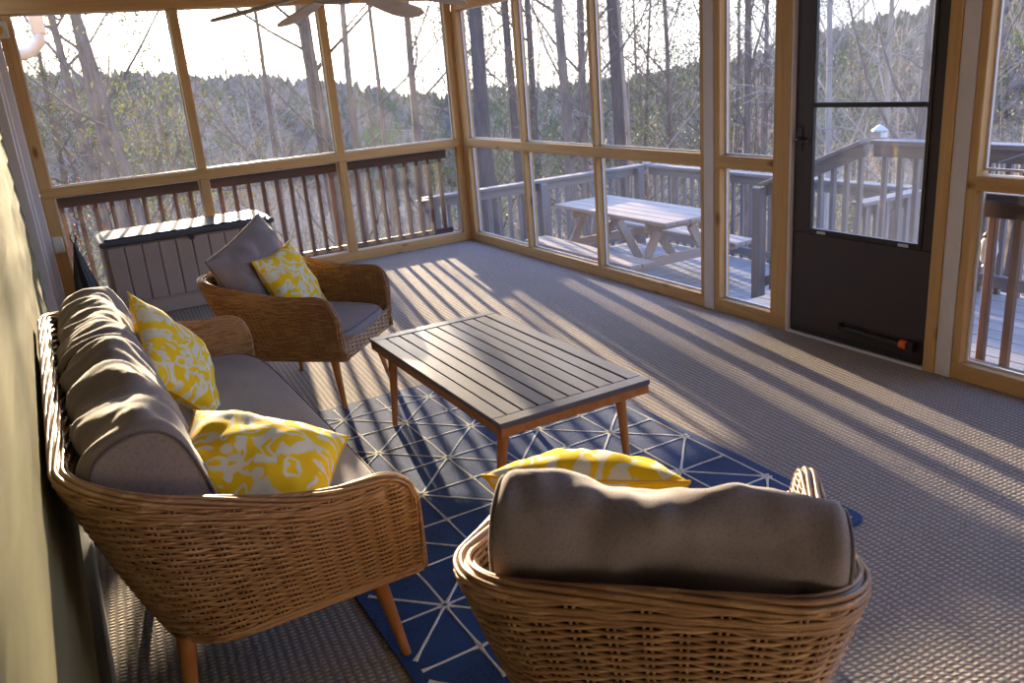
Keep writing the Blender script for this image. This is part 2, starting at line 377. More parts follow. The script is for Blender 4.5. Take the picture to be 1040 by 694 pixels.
# door casing
tr = st_empty('trim_2')
MB().box(-0.012, 0.09, -5.217, -5.155, 0, 2.20, 0.004).build('casing', PINE[2], tr)
MB().box(-0.006, 0.09, -4.244, -4.227, 0, 2.20, 0.002).build('casing', WHITE, tr)
MB().box(-0.006, 0.09, -5.217, -4.227, 2.212, 2.30, 0.004).build('head_casing', PINE[1], tr)
MB().box(-0.01, 0.11, -5.15, -4.246, 0.0, 0.012).build('threshold', STEELW, tr)
# windows: aluminium framed screens
WN = [0]
def screen(axis, a, b, z0, z1, off=0.055):
    WN[0] += 1; w = st_empty('window_%d' % WN[0]); t = 0.011
    f = MB()
    def bx(p, q, c, d):
        if axis == 'x': f.box(p, q, off-0.007, off+0.007, c, d)
        else: f.box(off-0.007, off+0.007, p, q, c, d)
    bx(a, a+t, z0, z1); bx(b-t, b, z0, z1); bx(a+t, b-t, z0, z0+t); bx(a+t, b-t, z1-t, z1)
    f.build('screen_frame', STEELW, w)
    s = MB()
    if axis == 'x': s.v = [(a+t, off, z0+t), (b-t, off, z0+t), (b-t, off, z1-t), (a+t, off, z1-t)]
    else: s.v = [(off, a+t, z0+t), (off, b-t, z0+t), (off, b-t, z1-t), (off, a+t, z1-t)]
    s.face(0, 1, 2, 3); s.build('screen', SCREEN, w)
for a, b in ((-3.682, -2.552), (-2.478, -1.302), (-1.228, -0.075)):
    screen('x', a, b, ZB, ZR0); screen('x', a, b, ZR1, ZT)
for a, b in ((-1.157, -0.10), (-2.26, -1.20), (-3.476, -2.30), (-4.10, -3.655), (-6.56, -5.345), (-7.76, -6.62)):
    screen('y', a, b, 0.085, ZR0-(0.006 if a < -5 else 0)); screen('y', a, b, ZR1-(0.006 if a > -5 and a < -4 else 0), ZT2)
# ---------------------------------------------------------------- storm door
D = st_empty('door_1', (0.03, -5.15, 0.014)); DW, DH = 0.90, 2.18
# local: y from 0 (hinge side, right) to DW
gx0, gx1, gz0, gz1 = 0.085, 0.765, 0.635, 2.02
def dbx(y0, y1, z0, z1, x0=-0.018, x1=0.018, b=0.004): return MB().box(x0, x1, y0, y1, z0, z1, b)
panel = MB(); panel.box(-0.018, 0.018, 0, DW, 0, gz0-0.03, 0.004); panel.build('lower_panel', DOORM, D)
dbx(0, gx0-0.02, gz0-0.03, DH).build('stile', DOORM, D); dbx(gx1+0.02, DW, gz0-0.03, DH).build('stile', DOORM, D)
dbx(gx0-0.02, gx1+0.02, gz1, DH).build('top_rail', DOORM, D)
wf = MB(); wf.box(-0.026, 0.0, gx0-0.02, gx1+0.02, gz0-0.03, gz0, 0.003); wf.box(-0.026, 0, gx0-0.02, gx0, gz0, gz1, 0.003); wf.box(-0.026, 0, gx1, gx1+0.02, gz0, gz1, 0.003)
wf.box(-0.026, 0.0, gx0, gx1, 1.302, 1.328, 0.003); sash = wf.build('window_sash', BLACKM, D)
g = MB(); g.box(-0.008, -0.005, gx0, gx1, gz0, 1.302); g.box(-0.008, -0.005, gx0, gx1, 1.328, gz1); g.build('glass_pane', GLASS, sash)
for y in (0.16, 0.68): MB().box(-0.036, -0.027, y-0.03, y+0.03, gz0-0.025, gz0-0.008, 0.003).build('sash_latch', CHROME, sash)
h = MB(); h.box(-0.024, -0.019, 0.842, 0.878, 1.06, 1.20, 0.002); h.tube([(-0.022, 0.86, 1.13), (-0.06, 0.86, 1.13), (-0.066, 0.83, 1.13), (-0.066, 0.77, 1.125)], [0.009, 0.009, 0.009, 0.007], 8)
h.build('handle', BLACKM, D)
c = MB(); c.tube([(-0.05, 0.10, 0.095), (-0.05, 0.46, 0.105)], 0.016, 10); c.tube([(-0.05, 0.46, 0.105), (-0.05, 0.52, 0.107)], 0.006, 8); c.box(-0.06, -0.019, 0.51, 0.53, 0.09, 0.125, 0.002); c.box(-0.06, -0.019, 0.045, 0.095, 0.07, 0.12, 0.003)
clo = c.build('door_closer', BLACKM, D)
MB().tube([(-0.052, 0.085, 0.103), (-0.052, 0.12, 0.104)], 0.023, 10).build('closer_end_cap', ORANGE, clo)
MB().box(-0.024, -0.018, 0.02, DW-0.02, 0.0, 0.03, 0.001).build('door_sweep', BLACKM, D)
# window sill on the house wall
tr3 = st_empty('trim_3', (XL, 0, 0))
MB().box(0.0, 0.03, -6.45, -5.2, 1.315, 1.345, 0.004).build('window_sill', WHITE, tr3)
MB().box(0.0, 0.02, -6.42, -6.33, 1.347, 2.3, 0.003).build('side_casing', WHITE, tr3); MB().box(0.0, 0.02, -5.32, -5.23, 1.347, 2.3, 0.003).build('side_casing', WHITE, tr3)
MB().box(-0.002, 0.008, -6.33, -5.32, 1.347, 2.3).build('glass_pane', plain('dark_window', (0.05, 0.055, 0.06), 0.05, 0.6), tr3)

# ================================================================ OUTSIDE RAILINGS
def railing(name, label, p0, p1, ztop, zbot, mats, balm, posts=(), bal=0.133, cat='railing', h=0.09, slope=None, group=None):
    """railing from p0 to p1 (x,y); ztop may be a pair for a sloping stair rail"""
    z0, z1 = ztop if hasattr(ztop, '__len__') else (ztop, ztop); b0, b1 = zbot if hasattr(zbot, '__len__') else (zbot, zbot)
    r = thing(name, label, cat, (p0[0], p0[1], min(b0, b1)-0.05), 0, group); oz = min(b0, b1)-0.05
    d = Vector((p1[0]-p0[0], p1[1]-p0[1], 0)); L = d.length; dn = d.normalized(); side = Vector((-dn.y, dn.x, 0))
    ax = 0 if abs(dn.x) > abs(dn.y) else 1
    P = lambda t, z: Vector((d.x*t, d.y*t, z-oz))
    MB().bar(P(0, z0-0.016), P(1, z1-0.016), 0.135, 0.032).build('cap_board', mats[ax], r)
    MB().bar(P(0, z0-0.033-h/2), P(1, z1-0.033-h/2), 0.036, h).build('top_rail', mats[ax], r)
    MB().bar(P(0, b0+0.06), P(1, b1+0.06), 0.036, 0.085).build('bottom_rail', mats[ax], r)
    n = int(L/bal)
    for i in range(n+1):
        t = (i+0.5)/(n+1); zt = z0+(z1-z0)*t-0.035; zb_ = b0+(b1-b0)*t-0.03; q = P(t, 0)+side*0.037
        MB().box(q.x-0.018, q.x+0.018, q.y-0.018, q.y+0.018, zb_-oz, zt-oz, 0.003).build('baluster', balm, r)
    for t in posts:
        q = P(t, 0)-side*0.064; zt = z0+(z1-z0)*t-0.034; zb_ = b0+(b1-b0)*t-0.25
        MB().box(q.x-0.044, q.x+0.044, q.y-0.044, q.y+0.044, zb_-oz, zt-oz, 0.004).build('post', mats[2], r)
    return r
DKB = [DARKW[0], DARKW[1], DARKW[2]]
railing('porch_railing', 'dark brown balustrade of square balusters outside the far screens, behind the deck box', (-3.84, 0.19), (-0.12, 0.19), 0.965, 0.03, DKB, BALW, (), 0.132)
railing('porch_railing', 'dark brown balustrade outside the lower screen right of the black door', (0.165, -5.265), (0.165, -8.6), 0.915, -0.04, DKB, BALW, (), 0.125)
ZD = -0.53; DT = 0.42
railing('deck_railing', 'weathered grey railing along the far edge of the lower deck beyond the picnic table', (-0.28, 0.56), (2.66, 0.56), DT, ZD+0.04, DECKW, DECKW[2], (0.03, 0.5, 0.97))
railing('deck_railing', 'weathered grey railing on the side of the lower deck behind the picnic table', (2.72, 0.48), (2.72, -3.1), DT, ZD+0.04, DECKW, DECKW[2], (0.35, 0.7, 0.97))
railing('deck_railing', 'short grey railing crossing the lower deck behind the stair, seen low through the door glass', (2.62, -3.22), (1.86, -3.22), DT, ZD+0.04, DECKW, DECKW[2], ())
railing('deck_railing', 'short grey railing returning to the porch corner at the far left end of the deck', (-0.33, 0.46), (-0.33, 0.34), DT, ZD+0.04, DECKW, DECKW[2], ())
railing('stair_railing', 'sloping brown stair handrail with balusters seen through the door glass', (1.65, -2.44), (1.65, -3.44), (0.55, 0.945), (ZD+0.14, -0.0), DECKW, DECKW[2], (0.0,))
railing('landing_railing', 'level brown railing of the upper landing seen through the door glass and right screen', (1.65, -3.52), (1.65, -8.4), 0.945, -0.02, DECKW, DECKW[2], (0.5, 1.0))
# deck surfaces: boards with gaps
def boards(name, x0, x1, y0, y1, z, along):
    b = MB(); w = 0.14
    if along == 'y':
        x = x0
        while x < x1-0.02: b.box(x, min(x+w-0.007, x1), y0, y1, z-0.035, z, 0.003); x += w
    else:
        y = y0
        while y < y1-0.02: b.box(x0, x1, y, min(y+w-0.007, y1), z-0.035, z, 0.003); y += w
    return b
DKF = wood('deck_boards', (0.19, 0.175, 0.165), (0.31, 0.285, 0.27), 1, 0.6, knots=False)
DKFX = wood('deck_boards_cross', (0.19, 0.175, 0.165), (0.31, 0.285, 0.27), 0, 0.6, knots=False)
st('floor_deck', boards('d', 0.10, 2.80, -3.28, 0.64, ZD, 'x'), DKFX)
st('floor_deck_return', boards('d', -0.42, 0.08, 0.27, 0.64, ZD, 'x'), DKFX)
st('floor_landing', boards('d', 0.13, 1.74, -8.7, -3.46, -0.05, 'y'), DKF)
sr = thing('deck_stair', 'grey wooden steps from the upper landing down to the lower deck by the door', 'stairs', (0.14, -3.46, ZD))
for i in range(3):
    zt = 0.48-0.12*(i+1)-0.0; y = 0.0+0.28*i
    MB().box(0, 1.44, y+0.0, y+0.29, zt-0.035, zt, 0.004).build('tread', DKFX, sr)
    MB().box(0, 1.44, y+0.01, y+0.03, zt-0.12 if i < 2 else 0.0, zt-0.036).build('riser', DECKW[0], sr)
MB().box(0.04, 1.40, 0.03, 0.80, 0.0, 0.11).build('carriage', DECKW[1], sr)
gp = MB()
for (x, y) in ((0.3, 0.5), (2.6, 0.5), (2.6, -1.5), (0.3, -1.5), (2.6, -3.1), (1.6, -5.0), (0.3, -5.0), (1.6, -8.0)):
    zt = ZD-0.04 if y > -3.3 else -0.09
    MB().box(x-0.07, x+0.07, y-0.07, y+0.07, -6.5, zt).build('deck_support_post', DECKW[2])['kind'] = 'structure'
for n_, (x, y) in enumerate([(-3.7, 0.0), (-1.9, 0.0), (-0.05, 0.0)]):
    MB().box(x-0.07, x+0.07, y-0.07, y+0.07, -6.5, -0.13).build('porch_support_post', DECKW[2])['kind'] = 'structure'

# ---------------------------------------------------------------- picnic table
pt = thing('picnic_table', 'wooden picnic table with attached benches on the deck outside the screens', 'table', (1.35, -0.98, ZD+0.002))
for i in range(5): MB().box(-0.36+0.145*i, -0.36+0.145*i+0.139, -0.92, 0.92, 0.722, 0.76, 0.006).build('tabletop_board', PICW[1], pt)
for s in (-1, 1):
    for k in range(2):
        x0 = s*0.62 + (k-1)*0.14; MB().box(x0, x0+0.134, -0.92, 0.92, 0.402, 0.44, 0.006).build('bench_board', PICW[1], pt)
    y = s*0.62
    MB().box(-0.34, 0.34, y-0.02, y+0.02, 0.635, 0.721, 0.004).build('top_cleat', PICW[0], pt)
    MB().box(-0.76, 0.76, y+0.045*s-0.02, y+0.045*s+0.02, 0.31, 0.401, 0.004).build('bench_beam', PICW[0], pt)
    for q in (-1, 1): MB().bar((q*0.56, y-0.0, 0.002), (q*0.20, y-0.0, 0.63), 0.038, 0.09, up=(1, 0, 0)).build('leg', PICW[2], pt)
    MB().bar((0, y-s*0.03, 0.36), (0, y-s*0.42, 0.70), 0.09, 0.038).build('brace', PICW[1], pt)

# ================================================================ WICKER SEATING
def seating(hwb, hwt, yf, ybb, ybt, zb, zback, zarm, rb, rt, stake=0.050, pitch=0.0118):
    """U-shaped woven tub. local +y is the open front. returns mesh builder and the apron builder"""
    th = 0.034; core = MB()
    def plan(s, q, ins, zlev=None):
        w = hwb+(hwt-hwb)*q-ins; b = ybb+(ybt-ybb)*q+ins; r = rb+(rt-rb)*q-ins*0.6; f = yf
        # fractions fixed on mean path lengths
        La = (yf-ybb-rb); Lc = rb*PI/2; Lb = 2*(hwb-rb); T = 2*La+2*Lc+Lb
        d = s*T
        if d < La: t = d/La; return Vector((-w+0.022*(1-t)*q, f+(b+r-f)*t, 0))
        d -= La
        if d < Lc: a = d/Lc*PI/2; return Vector((-w+r-r*math.cos(a), b+r-r*math.sin(a), 0))
        d -= Lc
        if d < Lb: return Vector((-w+r+(2*w-2*r)*d/Lb, b, 0))
        d -= Lb
        if d < Lc: a = PI/2-d/Lc*PI/2; return Vector((w-r+r*math.cos(a), b+r-r*math.sin(a), 0))
        d -= Lc; t = min(1, d/La); return Vector((w-0.022*t*q, b+r+(f-b-r)*t, 0))
    La = (yf-ybb-rb); Lc = rb*PI/2; Lb = 2*(hwb-rb); T = 2*La+2*Lc+Lb
    def zs(s):     # smooth rim height
        d = min(s, 1-s)*T; u = max(0.0, min(1.0, (d-La*0.30)/(La*0.7+Lc*0.9))); u = u*u*(3-2*u)
        return zarm+(zback-zarm)*u
    RA = 0.085
    def zt(s):     # true rim height with rounded arm front
        d = min(s, 1-s)*T
        if d < RA: return zs(s)-RA+math.sqrt(max(0, RA*RA-(RA-d)**2))
        return zs(s)
    def P(s, z, ins=0.0):
        q = (z-zb)/(zback-zb); p = plan(s, q**0.85 if q > 0 else 0, ins); p.z = z; return p
    def Nrm(s, z):
        a = P(max(0, s-0.002), z); b = P(min(1, s+0.002), z); t = (b-a).normalized(); return Vector((t.y*-1, t.x, 0))*-1
    m = MB()
    ns = int(round(T/stake)); 
    for side in (0, 1):
        ins = 0.0 if side == 0 else th; sg = 1 if side == 0 else -1
        zlo = zb if side == 0 else zb+0.06
        nrow = int((zback-zlo+0.03)/pitch)
        for j in range(nrow):
            tau = (j+0.5)/nrow; run = []
            sub = 4
            for i in range(ns*sub+1):
                s = i/(ns*sub); z = zlo+tau*(zs(s)-zlo)
                if z > zt(s)-0.004: 
                    if len(run) > 1: m.tube(run, 0.0045, 5, cap=False)
                    run = []; continue
                wv = math.cos(PI*i/sub+PI*(j % 2)); nr = Nrm(s, z)
                run.append(P(s, z, ins)+nr*sg*(0.0056*wv)+Vector((0, 0, rnd.uniform(-0.0007, 0.0007))))
            if len(run) > 1: m.tube(run, 0.0045, 5, cap=False)
        for i in range(ns+1):
            s = min(max(i/ns, 0.001), 0.999); top = zt(s)-0.004
            if i % 1 == 0:
                for ds in (-0.1, 0.1):
                    ss = min(max(s+ds/ns, 0.0005), 0.9995)
                    pp = [P(ss, zlo+(top-zlo)*k/7, ins)+Nrm(ss, zlo+(top-zlo)*k/7)*sg*0.001 for k in range(8)]
                    m.tube(pp, 0.0034, 5, cap=False)
    # solid core between the two faces
    m.cur = 1; nn = ns*3
    for ins in (th*0.25, th*0.75):
        m.grid(nn+1, 6, lambda i, j: P(i/nn, zb+(zt(i/nn)-0.006-zb)*j/5, ins))
    m.cur = 0
    # braided rim: strands twisting about the rim curve, running down both arm fronts
    rim = []
    zl = zb
    def mid(s, z): return P(s, z, th/2)
    for k in range(7): rim.append(mid(0, zl+(zt(0)-zl)*k/7)+Vector((0, 0.004, 0)))
    K = int(T/0.014)
    for k in range(K+1): s = k/K; rim.append(mid(s, zt(s)))
    for k in range(7): rim.append(mid(1, zt(1)-(zt(1)-zl)*(k+1)/7)+Vector((0, 0.004, 0)))
    # resample
    for st_ in range(7):
        pts = []; dist = 0
        for i, p in enumerate(rim):
            if i: dist += (p-rim[i-1]).length
            t = (rim[min(i+1, len(rim)-1)]-rim[max(i-1, 0)]).normalized()
            a = Vector((0, 0, 1))-t*t.z
            if a.length < 0.2: a = Vector((0, 1, 0))-t*t.y
            a.normalize(); b = t.cross(a); ph = 2*PI*st_/7+dist*4.0
            pts.append(p+0.0165*(math.cos(ph)*a*0.8+math.sin(ph)*b*1.15))
        m.tube(pts, 0.0058, 5, cap=True)
    m.tube([p for p in rim], 0.013, 6)
    # band of heavier rows just under the rim (outside) and at the foot
    for dz in (0.028, 0.036, 0.050):
        m.tube([P(s_/(ns*2), zt(s_/(ns*2))-dz, -0.004) for s_ in range(3, ns*2-2)], 0.0048, 5)
    for dz in (0.0, 0.011):
        m.tube([P(s_/(ns*2), zb+dz, -0.003) for s_ in range(0, ns*2+1)], 0.0065, 6)
    # apron under the seat front
    ap = MB(); zf = zb+0.095; x0 = -hwb-0.0; nx = int(2*hwb/stake)
    for j in range(8):
        zz = zb+0.008+(zf-zb-0.008)*j/8
        w_ = hwb-0.012
        ap.tube([Vector((-w_+2*w_*i/(nx*4), yf+0.006+0.0042*math.cos(PI*i/4+PI*(j % 2)), zz)) for i in range(nx*4+1)], 0.0052, 5)
    for i in range(nx+1):
        xx = -hwb+0.012+(2*hwb-0.024)*i/nx
        for dx in (-0.006, 0.006): ap.tube([(xx+dx, yf+0.006, zb), (xx+dx, yf+0.006, zf)], 0.0034, 5)
    for k in range(3): ap.tube([(-hwb+0.01, yf+0.006+0.006*math.cos(k*2.1), zf+0.006*math.sin(k*2.1)), (hwb-0.01, yf+0.006+0.006*math.cos(k*2.1), zf+0.006*math.sin(k*2.1))], 0.0058, 6)
    ap.tube([(-hwb+0.01, yf+0.006, zb-0.002), (hwb-0.01, yf+0.006, zb-0.002)], 0.008, 6)
    ap.cur = 1; ap.box(-hwb+0.01, hwb-0.01, yf-0.012, yf-0.002, zb, zf); ap.cur = 0
    return m, ap
def leg(x, y, dx, dy, h, r0=0.0225, r1=0.0125):
    pts = [(x+dx*t, y+dy*t, h*(1-t)) for t in (0, 0.15, 0.5, 0.85, 1.0)]
    return MB().tube(pts, [r0, r0, (r0+r1)/2, r1*1.08, r1], 14)
def box_cushion(w, d, h, puff=0.02, seed=0, wr=0.006, pipe=True, n=26, edge_t=0.62, fx=4.5, fy=9):
    """boxed cushion lying flat, centre at origin: w along x, d along y, h thick; with wrinkles; returns body and piping"""
    b = MB(); e = 5.0
    def S(i, j, sgn):
        u = -1+2*i/n; v = -1+2*j/n
        # rounded rectangle outline
        uu, vv = math.sin(u*PI/2), math.sin(v*PI/2)
        mx = max(abs(uu), abs(vv), 1e-6); ln = (abs(uu)**6+abs(vv)**6)**(1/6); k = mx/max(ln, 1e-6) if ln > 1e-5 else 1.0
        x = uu*k*w/2; y = vv*k*d/2
        edge = (1-abs(uu)**5)*(1-abs(vv)**5)
        z = h/2*(edge_t+(1-edge_t)*edge**0.35)+puff*(1-uu*uu)*(1-vv*vv)
        nz = noise.noise(Vector((x*fx+seed, y*fy, sgn*3+seed)))*wr*2+noise.noise(Vector((x*fx*2.6+seed, y*fy*2.2, sgn*5)))*wr*0.8
        return Vector((x, y, sgn*(z+nz*min(1, edge*2.0))))
    b.grid(n+1, n+1, lambda i, j: S(i, j, 1)); b.grid(n+1, n+1, lambda i, j: S(n-i, j, -1))
    ring = [(i, 0) for i in range(n)]+[(n, j) for j in range(n)]+[(n-i, n) for i in range(n)]+[(0, n-j) for j in range(n)]
    R = len(ring); L = 5
    def side(i, j):
        a = S(*ring[i], 1); c = S(*ring[i], -1); t = j/L; p = c.lerp(a, t); o = Vector((p.x/w, p.y/d, 0)); o = o.normalized() if o.length > 0 else o
        return p+o*0.018*math.sin(PI*t)
    b.grid(R, L+1, side, closed_u=True)
    pp = MB()
    for sg in (1, -1):
        pts = [S(*r, sg)*1.0 for r in ring]; pp.tube([p+Vector((p.x/w*0.006, p.y/d*0.006, sg*0.002)) for p in pts], 0.0045, 6, closed=True)
    return b, pp
def wrap_cushion(w, d, h, seed=0, wr=0.016, nx=56, nr=40, sag=0.02):
    """bolster-like cushion: w along x, d (height) along y, h thick in z; fabric wraps over the top, welted panels close both ends"""
    b = MB()
    def S(i, j):
        u = -1+2*i/nx; a = 2*PI*j/nr; c, s_ = math.cos(a), math.sin(a)
        y = d/2*math.copysign(abs(c)**0.62, c); z = h/2*math.copysign(abs(s_)**0.80, s_)*(1.0-0.16*(y/(d/2)))
        k = 1-0.10*max(0.0, (abs(u)-0.93)/0.07)**2
        k *= 1-0.03*math.cos(u*PI*1.0)
        x = u*w/2
        q = noise.noise(Vector((x*7.5+seed, c*1.4, s_*1.4+seed)))*wr*1.9+noise.noise(Vector((x*19+seed, c*1.3, s_*1.8)))*wr*0.6
        e = min(1, (1-abs(u))*7)
        y = y*k-(sag*math.cos(u*2.6+seed) if y > 0 else 0)*max(0, y/(d/2))
        return Vector((x, y+c*q*e, z*k+s_*q*e))
    b.grid(nr, nx+1, lambda j, i: S(i, j), closed_u=True)
    pp = []
    for i, sg in ((0, -1), (nx, 1)):
        ring = [S(i, j) for j in range(nr)]; cen = sum(ring, Vector())/nr; base = len(b.v)
        for p in ring: b.v.append(tuple(p))
        for p in ring: b.v.append(tuple(cen.lerp(p, 0.6)+Vector((sg*0.010, 0, 0))))
        b.v.append(tuple(cen+Vector((sg*0.014, 0, 0))))
        for j in range(nr):
            k = (j+1) % nr; q1 = (base+j, base+k, base+nr+k, base+nr+j); q2 = (base+nr+j, base+nr+k, base+2*nr)
            b.face(*(q1 if sg > 0 else q1[::-1])); b.face(*(q2 if sg > 0 else q2[::-1]))
        pp.append(MB().tube([p+Vector((sg*0.001, 0, 0)) for p in ring], 0.0048, 6, closed=True))
    return b, pp
def pillow(w, d, h, seed=0, wr=0.010, n=30, horn=0.09, chop=0.0):
    b = MB()
    def S(i, j, sgn):
        u = -1+2*i/n; v = -1+2*j/n; u = math.sin(u*PI/2)*0.5+u*0.5; v = math.sin(v*PI/2)*0.5+v*0.5
        x = u*w/2*(1-horn*(1-v*v)*abs(u)**2); y = v*d/2*(1-horn*(1-u*u)*abs(v)**2)
        y -= chop*math.exp(-(u/0.35)**2)*max(0, v)**2*d
        t = ((1-u**2)*(1-v**2)); z = h/2*max(0, t)**0.5
        nz = noise.noise(Vector((u*2.6+seed, v*2.6, sgn*2+seed)))*wr*1.6+noise.noise(Vector((u*6+seed, v*6, sgn*5)))*wr*0.7
        return Vector((x, y, sgn*(z+nz*min(1, t*3))))
    b.grid(n+1, n+1, lambda i, j: S(i, j, 1)); b.grid(n+1, n+1, lambda i, j: S(n-i, j, -1))
    ring = [(i, 0) for i in range(n)]+[(n, j) for j in range(n)]+[(n-i, n) for i in range(n)]+[(0, n-j) for j in range(n)]
    pp = MB().tube([S(*r, 1) for r in ring], 0.0042, 6, closed=True)
    return b, pp
def place(o, loc, xa, za):
    """orient object so local x->xa, local z->za (approximately)"""
    z = Vector(za).normalized(); x = Vector(xa); x = (x-z*x.dot(z)).normalized(); y = z.cross(x)
    o.matrix_local = Matrix.Translation(loc) @ Matrix((x, y, z)).transposed().to_4x4()
def cushion_part(name, mbs, parent, loc, xa, za, mat=TAUPE, pm=PIPING):
    o = mbs[0].build(name, mat, parent, True); place(o, loc, xa, za)
    for q in (mbs[1] if isinstance(mbs[1], list) else [mbs[1]]): q.build('piping', pm, o, True)
    return o

# ---- armchair (local +y = front)
def make_chair():
    r = thing('wicker_armchair', 'x', 'armchair')
    m, ap = seating(0.315, 0.405, 0.36, -0.28, -0.43, 0.285, 0.72, 0.62, 0.15, 0.17)
    m.build('woven_body', [WICKER, WDARK], r, True); tag(ap.build('woven_apron', [WICKER, WDARK], r, True))
    MB().box(-0.26, 0.26, -0.18, 0.315, 0.300, 0.335).build('seat_base', WDARK, r)
    for sx in (-1, 1):
        leg(sx*0.245, 0.27, sx*0.045, 0.05, 0.30).build('leg', LEGW, r, True); leg(sx*0.24, -0.19, sx*0.04, -0.05, 0.30).build('leg', LEGW, r, True)
    cushion_part('seat_cushion', box_cushion(0.575, 0.60, 0.10, 0.018, 1.3, 0.003), r, (0, 0.062, 0.392), (1, 0, 0), (0, 0.03, 1))
    cushion_part('back_cushion', wrap_cushion(0.655, 0.43, 0.185, 4.1, 0.014, nx=60, sag=0.0), r, (0.016, -0.226, 0.644), (1, 0, -0.095), (0, 1, 0.33))
    return r
ch = make_chair()
ch['label'] = 'wicker armchair in the foreground seen from behind, its back toward the camera'; ch['group'] = 'wicker armchairs around the coffee table'
ch.location = (-2.69, -6.345, 0.0); ch.rotation_euler = (0, 0, math.atan2(0.74, 0.67)-PI/2)
c1 = copy_tree(ch); c1['label'] = 'wicker armchair at the far side of the coffee table, in front of the deck box'
c1.location = (-2.64, -3.205, 0.0); c1.rotation_euler = (0, 0, math.atan2(-0.69, 0.72)-PI/2)
for c in c1.children:
    if c.name.startswith('back_cushion'):
        pm_ = pillow(0.66, 0.52, 0.24, 7.7, 0.018, horn=0.06, chop=0.06); c.data = pm_[0].build('tmp', TAUPE, None, True).data; bpy.data.objects.remove(c.children[1]); c.children[0].data = pm_[1].build('tmp', PIPING, None, True).data
        for o in [o for o in bpy.data.objects if o.name.startswith('tmp')]: bpy.data.objects.remove(o)
        place(c, (0.0, -0.235, 0.665), (1, 0, -0.24), (0, 1, 0.34))
# ---- sofa: local +y = front, placed facing +x
sf = thing('wicker_sofa', 'long wicker sofa with taupe cushions standing along the house wall', 'sofa', (-3.43, -4.62, 0), -PI/2)
m, ap = seating(1.055, 1.09, 0.40, -0.28, -0.455, 0.285, 0.79, 0.60, 0.18, 0.215)
m.build('woven_body', [WICKER, WDARK], sf, True); ap.build('woven_apron', [WICKER, WDARK], sf, True)
MB().box(-0.99, 0.99, -0.20, 0.385, 0.300, 0.335).build('seat_base', WDARK, sf)
for sx in (-1, 1):
    leg(sx*0.985, 0.275, sx*0.05, 0.05, 0.30, 0.024, 0.0135).build('leg', LEGW, sf, True); leg(sx*0.98, -0.25, sx*0.02, -0.03, 0.30, 0.024, 0.0135).build('leg', LEGW, sf, True)
leg(0, 0.27, 0, 0.03, 0.30, 0.024, 0.0135).build('leg', LEGW, sf, True); leg(0, -0.23, 0, -0.03, 0.30, 0.024, 0.0135).build('leg', LEGW, sf, True)
cushion_part('seat_cushion', box_cushion(2.03, 0.66, 0.11, 0.010, 6.3, 0.004, n=40), sf, (0, 0.085, 0.397), (1, 0, 0), (0, 0.02, 1))
cushion_part('back_cushion', wrap_cushion(0.95, 0.46, 0.25, 9.3, 0.017, nx=84), sf, (0.472, -0.222, 0.655), (1, 0, 0), (0, 1, 0.36))
cushion_part('back_cushion', wrap_cushion(0.95, 0.46, 0.25, 15.3, 0.017, nx=84), sf, (-0.485, -0.225, 0.655), (1, 0, 0.02), (0.03, 1, 0.36))
# ---- yellow pillows
def throw(label, loc, xa, za, seed, s=0.45, h=0.17, grp='yellow floral throw pillows'):
    p = pillow(s, s, h, seed, 0.009, horn=0.10); r = p[0].build('throw_pillow', FLORAL, None, True); place(r, loc, xa, za)
    tag(r, label, 'pillow', grp); p[1].build('piping', YPIPE, r, True); return r
throw('yellow floral pillow lying by the near arm of the sofa', (-3.395, -5.375, 0.59), (0.84, -0.38, -0.33), (0.15, -0.30, 0.85), 2.2, 0.48, 0.25)
throw('yellow floral pillow propped on edge against the far back cushion of the sofa', (-3.44, -4.31, 0.66), (0.45, 0.45, -0.75), (0.85, -0.35, 0.45), 5.7)
throw('yellow floral pillow on the far armchair', (-2.665, -3.14, 0.605), (0.69, 0.72, 0.06), (0.72, -0.69, 0.45), 8.1, 0.43)
throw('yellow floral pillow on the foreground armchair, mostly hidden behind its back cushion', (-2.70, -6.085, 0.572), (0.773, -0.635, -0.02), (0.50, 0.58, 0.85), 11.4, 0.48, 0.24)

# ---------------------------------------------------------------- coffee table
TX0, TX1, TY0, TY1, TH = -2.515, -1.835, -5.235, -3.895, 0.441
ct = thing('coffee_table', 'low outdoor coffee table with grey slatted top and teak coloured legs on the blue rug', 'table', ((TX0+TX1)/2, (TY0+TY1)/2, 0.012))
cx, cy = (TX1-TX0)/2, (TY1-TY0)/2; hh = TH-0.012; fr = 0.062
f = MB(); f.box(-cx, cx, -cy, -cy+fr, hh-0.022, hh, 0.003); f.box(-cx, cx, cy-fr, cy, hh-0.022, hh, 0.003); f.box(-cx, -cx+fr, -cy+fr, cy-fr, hh-0.022, hh, 0.003); f.box(cx-fr, cx, -cy+fr, cy-fr, hh-0.022, hh, 0.003)
f.build('top_frame', SLAT, ct)
ns_ = 8; W = (2*cx-2*fr-0.006)/ns_
for i in range(ns_):
    x0 = -cx+fr+0.006+i*W; MB().box(x0, x0+W-0.007, -cy+fr+0.005, cy-fr-0.005, hh-0.020, hh-0.002, 0.002).build('slat', SLAT, ct)
e = MB(); t_ = 0.028
e.box(-cx+0.004, cx-0.004, -cy+0.004, -cy+0.004+t_, hh-0.058, hh-0.0225, 0.003); e.box(-cx+0.004, cx-0.004, cy-0.004-t_, cy-0.004, hh-0.058, hh-0.0225, 0.003)
e.box(-cx+0.004, -cx+0.004+t_, -cy+0.034, cy-0.034, hh-0.058, hh-0.0225, 0.003); e.box(cx-0.004-t_, cx-0.004, -cy+0.034, cy-0.034, hh-0.058, hh-0.0225, 0.003)
e.build('edge_apron', LEGX, ct)
